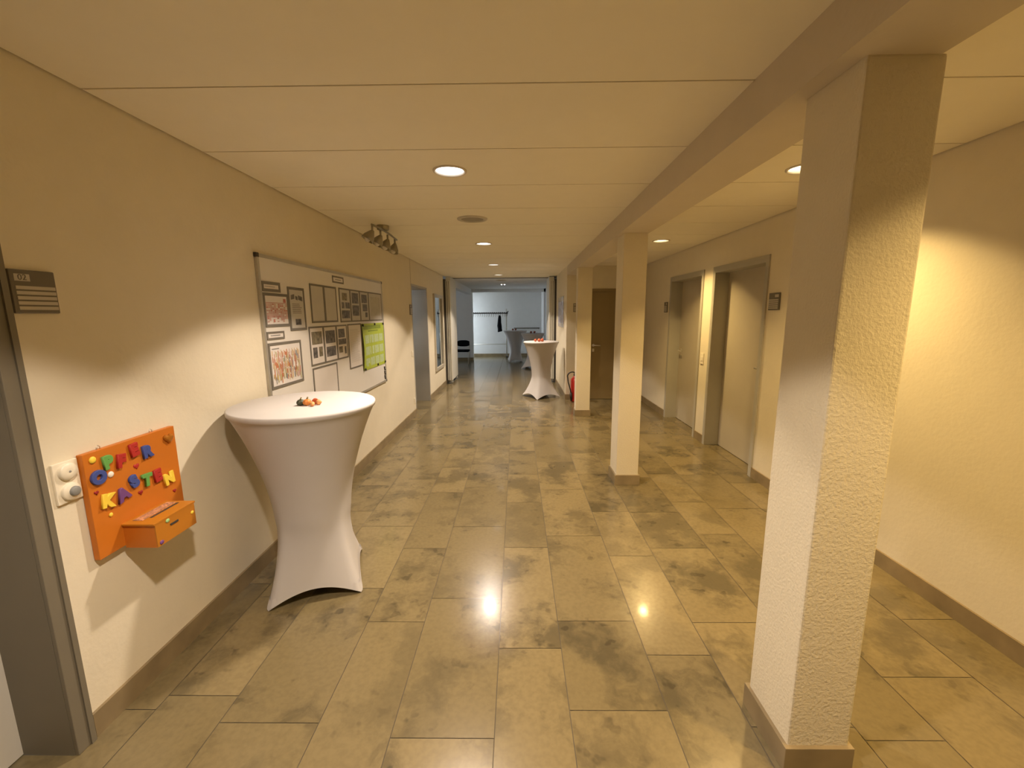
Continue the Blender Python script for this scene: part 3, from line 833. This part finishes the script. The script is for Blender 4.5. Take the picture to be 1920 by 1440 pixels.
# ------------------------------------------------------------------ door signs
def door_sign(plane, y0, y1, z0, z1, dirx, label, number=None, axis='x'):
    t = thing('door_sign', label, 'door sign', ((plane, (y0 + y1) / 2, z0) if axis == 'x' else ((y0 + y1) / 2, plane, z0)), group='door plates')
    def b2(bm, d0, d1, a, b, c, e, bev=0.0):
        lo, hi = sorted((plane + dirx * d0, plane + dirx * d1))
        if axis == 'x':
            box(bm, lo, hi, a, b, c, e, bev=bev)
        else:
            box(bm, a, b, lo, hi, c, e, bev=bev)
    w, h = y1 - y0, z1 - z0
    bm = NB(); b2(bm, 0.001, 0.012, y0, y1, z0, z1, bev=0.004); obj('plate', bm, M_sign, t)
    for k in range(5):
        zt = z0 + h * (0.63 - 0.117 * k); bm = NB(); b2(bm, 0.0118, 0.0135, y0 + w * 0.09, y1 - w * 0.04, zt - h * 0.078, zt); obj('name_strip', bm, M_strip, t)
    bm = NB(); b2(bm, 0.0118, 0.013, y0 + w * 0.09, y0 + w * 0.42, z0 + h * 0.74, z0 + h * 0.90)
    pl = obj('number_field', bm, M_strip, t)
    if number:
        bm = text_bm(number, 0.026, 0.0004)
        for v in bm.verts:
            v.co = Vector((plane + dirx * (0.0135 + v.co.z), y0 + w * 0.255 + v.co.x * (-1 if dirx < 0 else 1), z0 + h * 0.82 + v.co.y))
        obj('number', bm, M_sign, pl)
    return t
door_sign(XL, 1.333, 1.466, 1.562, 1.700, 1, 'dark door plate with five pale strips high on the left wall by the near doorway', '02')
door_sign(XL, 6.345, 6.472, 1.545, 1.698, 1, 'small door plate on the left wall beside the grey doorway')
door_sign(XR, 3.665, 3.818, 1.566, 1.713, -1, 'grey door plate on the right wall next to the lamp lit door')
door_sign(XR, 6.360, 6.495, 1.556, 1.706, -1, 'grey door plate on the right wall beyond the shaded door')
door_sign(YB, 1.000, 1.10, 1.575, 1.725, -1, 'door plate on the end wall half hidden by the farthest pillar', axis='y')

# ------------------------------------------------------------------ switches and sockets
t = thing('wall_switch', 'cream double switch plate with two round dials left of the orange board', 'switch', (XL, 1.39, 0.91))
bm = NB(); box(bm, XL + 0.0005, XL + 0.010, 1.350, 1.434, 0.908, 1.054, bev=0.003); obj('cover_plate', bm, M_cream, t)
bm = NB(); lathe(bm, [(0.030, 0.0), (0.030, 0.010), (0.027, 0.014), (0.008, 0.016), (0, 0.014)], (XL + 0.009, 1.392, 1.018), (1, 0, 0), 28, cap=False); obj('dial', bm, M_cream, t)
bm = NB(); lathe(bm, [(0.031, 0.0), (0.031, 0.008), (0.028, 0.012), (0, 0.012)], (XL + 0.009, 1.392, 0.945), (1, 0, 0), 28, cap=False); dl = obj('dial', bm, M_cream, t)
bm = NB(); lathe(bm, [(0.018, 0.0), (0.017, 0.007), (0.014, 0.010), (0, 0.010)], (XL + 0.020, 1.398, 0.944), (1, 0, 0), 24, cap=False); obj('knob', bm, M_knob, dl)
bm = NB(); lathe(bm, [(0.004, 0), (0.003, 0.002), (0, 0.002)], (XL + 0.024, 1.392, 1.018), (1, 0, 0), 10, cap=False); obj('screw', bm, M_knob, t)

def rocker(plane, y, z, dirx, label, n=1, name='light_switch', cat='switch', h=0.085):
    t = thing(name, label, cat, (plane, y, z))
    x0, x1 = sorted((plane + dirx * 0.0005, plane + dirx * 0.009)); bm = NB(); box(bm, x0, x1, y - 0.042, y + 0.042, z - h / 2, z + h / 2, bev=0.003); obj('cover_plate', bm, M_cream, t)
    x0, x1 = sorted((plane + dirx * 0.008, plane + dirx * 0.013)); bm = NB(); box(bm, x0, x1, y - 0.027, y + 0.027, z - 0.027, z + 0.027, bev=0.002); obj('rocker', bm, M_cream, t)
rocker(XL, 6.40, 0.965, 1, 'small light switch on the left wall before the grey doorway')
rocker(XL, 6.41, 0.235, 1, 'low wall socket on the left wall near the grey doorway', name='wall_socket', cat='socket')
rocker(XR, 5.09, 1.005, -1, 'light switch on the right wall between the two doors', h=0.13)

# ------------------------------------------------------------------ orange collection box
t = thing('collection_box', 'orange wooden collection board with coloured letters and a small box on the left wall', 'collection box', (XL, 1.64, 0.64))
bx = XL + 0.026
bm = NB(); box(bm, XL + 0.003, bx, 1.437, 1.848, 0.652, 1.060, bev=0.002); obj('back_board', bm, M_orange, t)
bm = NB(); box(bm, bx, XL + 0.150, 1.541, 1.745, 0.642, 0.736)
bxo = obj('box', bm, M_orange, t)
bm = NB(); box(bm, bx, XL + 0.156, 1.535, 1.751, 0.736, 0.744, bev=0.001); obj('lid', bm, M_orange2, t)
bm = NB(); box(bm, XL + 0.150, XL + 0.155, 1.541, 1.745, 0.642, 0.736); obj('front_panel', bm, M_orange2, t)
M_deco = mat('glitter tape', (0.45, 0.22, 0.12), 0.5, var=0.6, scale=120)
bm = NB(); box(bm, XL + 0.045, XL + 0.085, 1.565, 1.735, 0.744, 0.7455); obj('glitter_strip', bm, M_deco, t)
bm = NB(); box(bm, XL + 0.092, XL + 0.102, 1.59, 1.73, 0.744, 0.7452); obj('coin_slot', bm, M_dark, t)
bm = NB(); box(bm, XL + 0.155, XL + 0.158, 1.610, 1.650, 0.700, 0.708, bev=0.001); obj('clasp', bm, M_dark, t)
for y in (1.51, 1.74):
    bm = NB(); tube(bm, [(XL + 0.014, y - 0.008, 1.058), (XL + 0.014, y - 0.006, 1.070), (XL + 0.014, y, 1.075), (XL + 0.014, y + 0.006, 1.070), (XL + 0.014, y + 0.008, 1.058)], 0.0018, 6); obj('hanger_hook', bm, M_metal, t)
LET = {'blue': mat('blue letter foam', (0.05, 0.08, 0.30), 0.5), 'green': mat('green letter foam', (0.13, 0.36, 0.08), 0.5), 'red': mat('red letter foam', (0.42, 0.025, 0.02), 0.5),
       'yellow': mat('yellow letter foam', (0.85, 0.62, 0.06), 0.5), 'purple': mat('purple letter foam', (0.16, 0.06, 0.22), 0.5), 'dark red': mat('dark red felt', (0.28, 0.012, 0.012), 0.6), 'white': mat('white bead', (0.85, 0.80, 0.72), 0.4), 'mint': mat('mint bead', (0.35, 0.55, 0.22), 0.5)}
letters = [('O', 1.477, 0.962, 'blue', -8), ('P', 1.521, 1.006, 'green', 5), ('F', 1.573, 0.992, 'red', -8), ('E', 1.634, 1.017, 'red', 6), ('R', 1.695, 0.992, 'blue', 2),
           ('K', 1.501, 0.861, 'yellow', -12), ('A', 1.558, 0.860, 'purple', 14), ('S', 1.612, 0.892, 'blue', 20), ('T', 1.670, 0.874, 'green', -4), ('E', 1.724, 0.873, 'red', 4), ('N', 1.778, 0.838, 'yellow', 6)]
for ch, y, z, colr, rt in letters:
    bm = text_bm(ch, 0.064, 0.004, 0.0012, 0.0042)
    R = Matrix.Rotation(math.radians(rt), 3, 'Z')
    xs = [v.co.x for v in bm.verts]; ysv = [v.co.y for v in bm.verts]; mx_, my_ = (min(xs) + max(xs)) / 2, (min(ysv) + max(ysv)) / 2
    for v in bm.verts:
        q = R @ Vector((v.co.x - mx_, v.co.y - my_, 0)); v.co = Vector((bx + 0.0055 + v.co.z, y + q.x, z + q.y))
    o = obj('letter', bm, LET[colr], t); o['label'] = '%s letter %s' % (colr, ch)
def heart(y, z, r, m, depth, name='heart', x=bx):
    bm = NB(); n = 28; pts = []
    for i in range(n):
        a = 2 * PI * i / n; pts.append((16 * math.sin(a) ** 3 / 16 * r, (13 * math.cos(a) - 5 * math.cos(2 * a) - 2 * math.cos(3 * a) - math.cos(4 * a)) / 16 * r))
    rings = []
    for s, d in ((1.0, 0.0), (0.98, depth * 0.4), (0.8, depth * 0.85), (0.4, depth)):
        rings.append([bm.verts.new((x + d, y + p_[0] * s, z + p_[1] * s)) for p_ in pts])
    for A, B in zip(rings, rings[1:]):
        for i in range(n):
            bm.faces.new((A[i], A[(i + 1) % n], B[(i + 1) % n], B[i])).smooth = True
    bm.faces.new(rings[-1]); bm.faces.new(rings[0])
    return obj(name, bm, m, t)
heart(1.806, 1.014, 0.024, M_gold, 0.014, 'amber_heart')
heart(1.464, 0.907, 0.009, LET['dark red'], 0.004); heart(1.638, 0.832, 0.011, LET['dark red'], 0.004); heart(1.803, 0.769, 0.009, LET['dark red'], 0.004); heart(1.637, 0.946, 0.013, LET['red'], 0.004)
for y, z, colr, r in ((1.527, 0.954, 'white', 0.012), (1.469, 1.032, 'yellow', 0.013), (1.502, 0.802, 'yellow', 0.008)):
    bm = NB(); ball(bm, (bx + 0.002, y, z), r, 0.45, 1, 1, n=12); obj('bead', bm, LET[colr], t)
for y, z, colr, r in ((1.60, 0.727, 'mint', 0.010), (1.728, 0.700, 'yellow', 0.009), (1.560, 0.655, 'purple', 0.010)):
    bm = NB(); ball(bm, (XL + 0.156, y, z), r, 0.3, 1, 0.8, n=12); obj('sticker', bm, LET[colr], t)

# ------------------------------------------------------------------ mirror on the left wall
t = thing('wall_mirror', 'tall narrow mirror in a champagne frame on the left wall before the partition', 'mirror', (XL, 8.62, 0.445))
bm = NB(); f = 0.065; a0, a1, b0, b1 = 8.165, 9.085, 0.447, 1.938
for a, b, c, e in ((a0, a1, b1 - f, b1), (a0, a1, b0, b0 + f), (a0, a0 + f, b0 + f, b1 - f), (a1 - f, a1, b0 + f, b1 - f)):
    box(bm, XL + 0.001, XL + 0.030, a, b, c, e, bev=0.004)
obj('frame', bm, M_mirrorframe, t)
bm = NB(); box(bm, XL + 0.002, XL + 0.014, a0 + f - 0.005, a1 - f + 0.005, b0 + f - 0.005, b1 - f + 0.005); obj('mirror_glass', bm, M_mirror, t)

# ------------------------------------------------------------------ folding partition packages
def partition(xs, y0, y1, label, gap_strip):
    t = thing('folding_partition', label, 'folding partition', ((xs[0][0] + xs[-1][1]) / 2, (y0 + y1) / 2, 0), group='folded partition stacks')
    for k, (x0, x1) in enumerate(xs):
        bm = NB(); box(bm, x0, x1, y0, y1, 0.085, 2.27, bev=0.002); obj('panel', bm, M_panel, t)
    for (a, b), (c, e) in zip(xs, xs[1:]):
        bm = NB(); box(bm, b + 0.0005, c - 0.0005, y0 + 0.012, y1 - 0.012, 0.09, 2.26); obj('seal', bm, M_dark, t)  # dark fill puts the shade of the gaps between panels into its colour
    for k, (x0, x1) in enumerate(xs):
        bm = NB(); c = (x0 + x1) / 2
        for y in (y0 + 0.07, y1 - 0.07):
            lathe(bm, [(0.024, -0.009), (0.026, 0), (0.024, 0.009)], (c, y, 0.027), (1, 0, 0), 16); box(bm, c - 0.010, c + 0.010, y - 0.012, y + 0.012, 0.03, 0.088)
        obj('roller', bm, M_metal, t)
    bm = NB(); box(bm, xs[0][0], xs[-1][1], y0 + 0.05, y1 - 0.05, 2.27, ZC - 0.012); obj('top_hanger', bm, M_panel, t)
    bm = NB(); box(bm, *gap_strip); obj('guide_post', bm, M_dark, t)  # dark strip standing in for the shaded gap beside the stack
partition([(-1.545, -1.520), (-1.508, -1.484), (-1.474, -1.446)], 9.42, 10.32, 'folded partition stack of tall cream panels at the mirror side of the passage', (XL - 0.02, -1.546, 9.362, 9.50, 0.0, 2.30))
partition([(0.722, 0.762), (0.772, 0.802), (0.814, 0.838)], 9.56, 10.42, 'folded partition stack of tall cream panels beside the corridor table', (0.841, 0.884, 9.552, 9.70, 0.0, 2.30))

# ------------------------------------------------------------------ glazed notice on the right, beyond the pillars
t = thing('glazed_picture', 'pale bluish glazed notice sheet on the wall corner beyond the farthest pillar', 'poster', (0.885, 8.55, 1.29))
bm = NB(); box(bm, 0.872, 0.8845, 8.04, 9.00, 1.292, 1.870); obj('sheet', bm, M_glassy, t)
bm = NB()
for k in range(3):
    box(bm, 0.8705, 0.8722, 8.12 + 0.3 * k, 8.34 + 0.3 * k, 1.36, 1.78)
obj('print', bm, M_bluepaper, t)

# ------------------------------------------------------------------ fire extinguisher
ex, ey = 1.03, 7.43
t = thing('fire_extinguisher', 'red fire extinguisher with black hose on the floor behind the farthest pillar', 'fire extinguisher', (ex, ey, 0))
bm = NB(); lathe(bm, [(0.0, 0.0), (0.068, 0.0), (0.075, 0.015), (0.075, 0.36), (0.068, 0.40), (0.04, 0.435), (0.024, 0.445), (0.024, 0.46)], (ex, ey, 0.004), n=28, cap=True); obj('cylinder', bm, M_fire, t)
bm = NB(); lathe(bm, [(0.026, 0.0), (0.026, 0.035), (0.018, 0.05), (0, 0.05)], (ex, ey, 0.46), n=16); box(bm, ex - 0.012, ex + 0.012, ey - 0.10, ey + 0.03, 0.50, 0.515); box(bm, ex - 0.01, ex + 0.01, ey - 0.11, ey + 0.02, 0.475, 0.484); obj('valve', bm, M_rubber, t)
bm = NB(); pts = []
for k in range(15):
    a = PI * (0.15 + 0.95 * k / 14); pts.append((ex - 0.055 + 0.085 * math.cos(a), ey - 0.05, 0.46 + 0.075 * math.sin(a)))
pts += [(ex - 0.128, ey - 0.055, 0.36), (ex - 0.105, ey - 0.06, 0.28), (ex - 0.083, ey - 0.065, 0.20), (ex - 0.078, ey - 0.065, 0.15)]
tube(bm, pts, 0.011, 10); obj('hose', bm, M_rubber, t)
bm = NB(); tube(bm, [(ex - 0.078, ey - 0.065, 0.17), (ex - 0.074, ey - 0.065, 0.10), (ex - 0.070, ey - 0.062, 0.02)], [0.020, 0.022, 0.014], 12); obj('nozzle', bm, M_rubber, t)

# ------------------------------------------------------------------ foyer: chair, coat rack, coat, rail, window glint panel
cx, cy = -1.72, 13.45
t = thing('chair', 'black padded chair with thin metal legs against the dim foyer wall', 'chair', (cx, cy, 0))
def pad(bm, x0, x1, y0, y1, z0, z1, bev):
    box(bm, x0, x1, y0, y1, z0, z1, bev=bev)
bm = NB(); pad(bm, cx - 0.21, cx + 0.21, cy - 0.20, cy + 0.20, 0.375, 0.435, 0.022); obj('seat', bm, M_black, t)
bm = NB(); w = 0.20
n = 10; fr, bk = [], []
for i in range(n + 1):
    u = -1 + 2 * i / n; yy_ = cy + 0.20 + 0.03 * u * u * -1; h = 0.10 * (1 - 0.35 * abs(u) ** 3)
    for lst, dy in ((fr, -0.02), (bk, 0.02)):
        lst.append([bm.verts.new((cx + u * w, yy_ + dy, 0.625 + s * h)) for s in (-1, 1)])
for lst in (fr, bk):
    for A, B in zip(lst, lst[1:]):
        bm.faces.new((A[0], B[0], B[1], A[1]))
for i in range(n):
    bm.faces.new((fr[i][1], fr[i + 1][1], bk[i + 1][1], bk[i][1])); bm.faces.new((fr[i][0], fr[i + 1][0], bk[i + 1][0], bk[i][0]))
for i in (0, n):
    bm.faces.new((fr[i][0], fr[i][1], bk[i][1], bk[i][0]))
obj('backrest', bm, M_black, t)
for sx in (-1, 1):
    bm = NB(); tube(bm, [(cx + sx * 0.20, cy - 0.22, 0.0), (cx + sx * 0.195, cy - 0.18, 0.38)], 0.011, 8); obj('leg', bm, M_metal, t)
    bm = NB(); tube(bm, [(cx + sx * 0.20, cy + 0.24, 0.0), (cx + sx * 0.195, cy + 0.17, 0.38), (cx + sx * 0.19, cy + 0.22, 0.60), (cx + sx * 0.19, cy + 0.215, 0.70)], 0.011, 8); obj('leg', bm, M_metal, t)

ry = 15.30; rx0, rx1 = -1.86, -0.362
t = thing('coat_rack', 'long metal coat rack with a row of pegs before the white far wall', 'coat rack', ((rx0 + rx1) / 2, ry, 0))
for x in (rx0, rx1):
    bm = NB(); tube(bm, [(x, ry, 0.03), (x, ry, 1.70)], 0.020, 10); ball(bm, (x, ry, 1.71), 0.026); obj('post', bm, M_metal, t)
    bm = NB(); box(bm, x - 0.03, x + 0.03, ry - 0.28, ry + 0.28, 0.02, 0.06, bev=0.006); obj('foot', bm, M_dark, t)
bm = NB(); box(bm, rx0, rx1 + 0.05, ry - 0.022, ry + 0.022, 1.555, 1.595); obj('top_rail', bm, M_dark, t)
bm = NB(); tube(bm, [(rx0, ry, 0.475), (rx1, ry, 0.475)], 0.014, 8); obj('lower_rail', bm, M_metal, t)
bm = NB(); tube(bm, [(rx1, ry - 0.14, 1.565), (rx1 + 0.06, ry + 0.14, 1.64)], 0.016, 8); obj('end_bracket', bm, M_dark, t)
for k in range(21):
    x = rx0 + 0.05 + k * (rx1 - rx0 - 0.04) / 20
    bm = NB(); tube(bm, [(x, ry - 0.02, 1.575), (x, ry - 0.12, 1.585)], [0.012, 0.020], 8); ball(bm, (x, ry - 0.12, 1.585), 0.030, n=10); obj('peg', bm, M_dark, t)
for k in range(19):
    x = rx0 + 0.08 + k * (rx1 - rx0 - 0.06) / 18
    bm = NB(); tube(bm, [(x, ry, 1.565), (x + 0.008, ry - 0.03, 1.52), (x, ry - 0.05, 1.47), (x - 0.01, ry - 0.02, 1.455)], 0.011, 6); obj('hook', bm, M_alu, t)

bm = NB()
prof = [(1.505, 0.02, 0.015, 0.0), (1.46, 0.045, 0.03, 0.0), (1.38, 0.055, 0.10, -0.005), (1.25, 0.062, 0.15, -0.012), (1.13, 0.078, 0.16, -0.012), (1.02, 0.072, 0.16, 0.0), (0.95, 0.078, 0.15, 0.004), (0.925, 0.078, 0.14, 0.006)]
rings = []; n = 20
for z, rx_, ry_, ox in prof:
    rings.append([bm.verts.new((-0.605 + ox + rx_ * math.cos(2 * PI * i / n) * (1 + 0.10 * math.cos(5 * 2 * PI * i / n)), ry - 0.06 + ry_ * 0.6 * math.sin(2 * PI * i / n), z + (0.02 * math.cos(2 * PI * i / n) if z < 0.96 else 0))) for i in range(n)])
for A, B in zip(rings, rings[1:]):
    for i in range(n):
        bm.faces.new((A[i], A[(i + 1) % n], B[(i + 1) % n], B[i])).smooth = True
bm.faces.new(rings[0]); bm.faces.new(rings[-1])
tag(obj('coat', bm, M_black), 'single black coat hanging from the coat rack', 'coat')

t = thing('wall_rail', 'thin dark handrail on the far wall behind the foyer tables', 'handrail', (0.35, 15.66, 1.02))
bm = NB(); tube(bm, [(-0.10, 15.64, 1.03), (0.84, 15.64, 1.03)], 0.02, 10); obj('bar', bm, M_sign, t)
for x in (0.0, 0.42, 0.80):
    bm = NB(); tube(bm, [(x, 15.64, 1.03), (x, 15.70, 1.0)], 0.01, 8); obj('bracket', bm, M_sign, t)
t = thing('framed_print', 'pale framed print on the right foyer wall beyond the partition', 'picture', (0.97, 12.1, 1.2))
bm = NB()
for a, b, c, e in ((11.7, 12.6, 1.86, 1.90), (11.7, 12.6, 1.22, 1.26), (11.7, 11.74, 1.26, 1.86), (12.56, 12.6, 1.26, 1.86)):
    box(bm, 0.950, 0.9695, a, b, c, e)
obj('frame', bm, M_alu, t)
bm = NB(); box(bm, 0.958, 0.9695, 11.74, 12.56, 1.26, 1.86); obj('print', bm, M_glassy, t)  # pale sheet added for a glint of window light, put into its colour

# ------------------------------------------------------------------ daylight
W = bpy.data.worlds.new('sky'); bpy.context.scene.world = W; W.use_nodes = True
bg = W.node_tree.nodes['Background']; bg.inputs['Color'].default_value = (0.78, 0.89, 1.0, 1); bg.inputs['Strength'].default_value = 10.5
def portal(x, y0, y1, z0, z1):
    L = bpy.data.lights.new('window_portal', 'AREA'); L.shape = 'RECTANGLE'; L.size = z1 - z0; L.size_y = y1 - y0
    L.cycles.is_portal = True
    o = bpy.data.objects.new('window_portal', L); o.location = (x, (y0 + y1) / 2, (z0 + z1) / 2); o.rotation_euler = (0, -PI / 2, 0); C.objects.link(o)
portal(-5.19, 11.2, 12.3, 0.95, 2.0)
portal(-2.095, 14.62, 15.58, 0.12, 2.2)
L = bpy.data.lights.new('window_portal', 'AREA'); L.shape = 'RECTANGLE'; L.size = 1.0; L.size_y = 1.3; L.cycles.is_portal = True
o = bpy.data.objects.new('window_portal', L); o.location = (-2.6, 4.405, 1.45); o.rotation_euler = (PI / 2, 0, PI); C.objects.link(o)

# ------------------------------------------------------------------ camera
yaw, pit, rol, FPX, H = -1.1832e-2, 0.164105, 0.0070285, 794.1, 1.55
cyw, syw, cp, sp, cr, sr = math.cos(yaw), math.sin(yaw), math.cos(pit), math.sin(pit), math.cos(rol), math.sin(rol)
fwd = Vector((syw * cp, cyw * cp, -sp)); right = Vector((cyw, -syw, 0)); down = fwd.cross(right)
r2 = right * cr + down * sr; d2 = -right * sr + down * cr
cam = bpy.data.cameras.new('camera'); cam.sensor_fit = 'HORIZONTAL'; cam.sensor_width = 36; cam.lens = FPX / 1920 * 36
cam.clip_start = 0.05; cam.clip_end = 100
co = bpy.data.objects.new('camera', cam); C.objects.link(co)
Mx = Matrix((r2, -d2, -fwd)).transposed().to_4x4(); Mx.translation = Vector((0, 0, H)); co.matrix_world = Mx
S = bpy.context.scene; S.camera = co
S.view_settings.view_transform = 'Standard'; S.view_settings.look = 'None'; S.view_settings.gamma = 1.0; S.view_settings.use_curve_mapping = False
S.view_settings.exposure = 0.0
S.cycles.max_bounces = 10; S.cycles.diffuse_bounces = 6; S.cycles.glossy_bounces = 4; S.cycles.transparent_max_bounces = 8
S.cycles.use_denoising = True
S.cycles.sample_clamp_indirect = 6
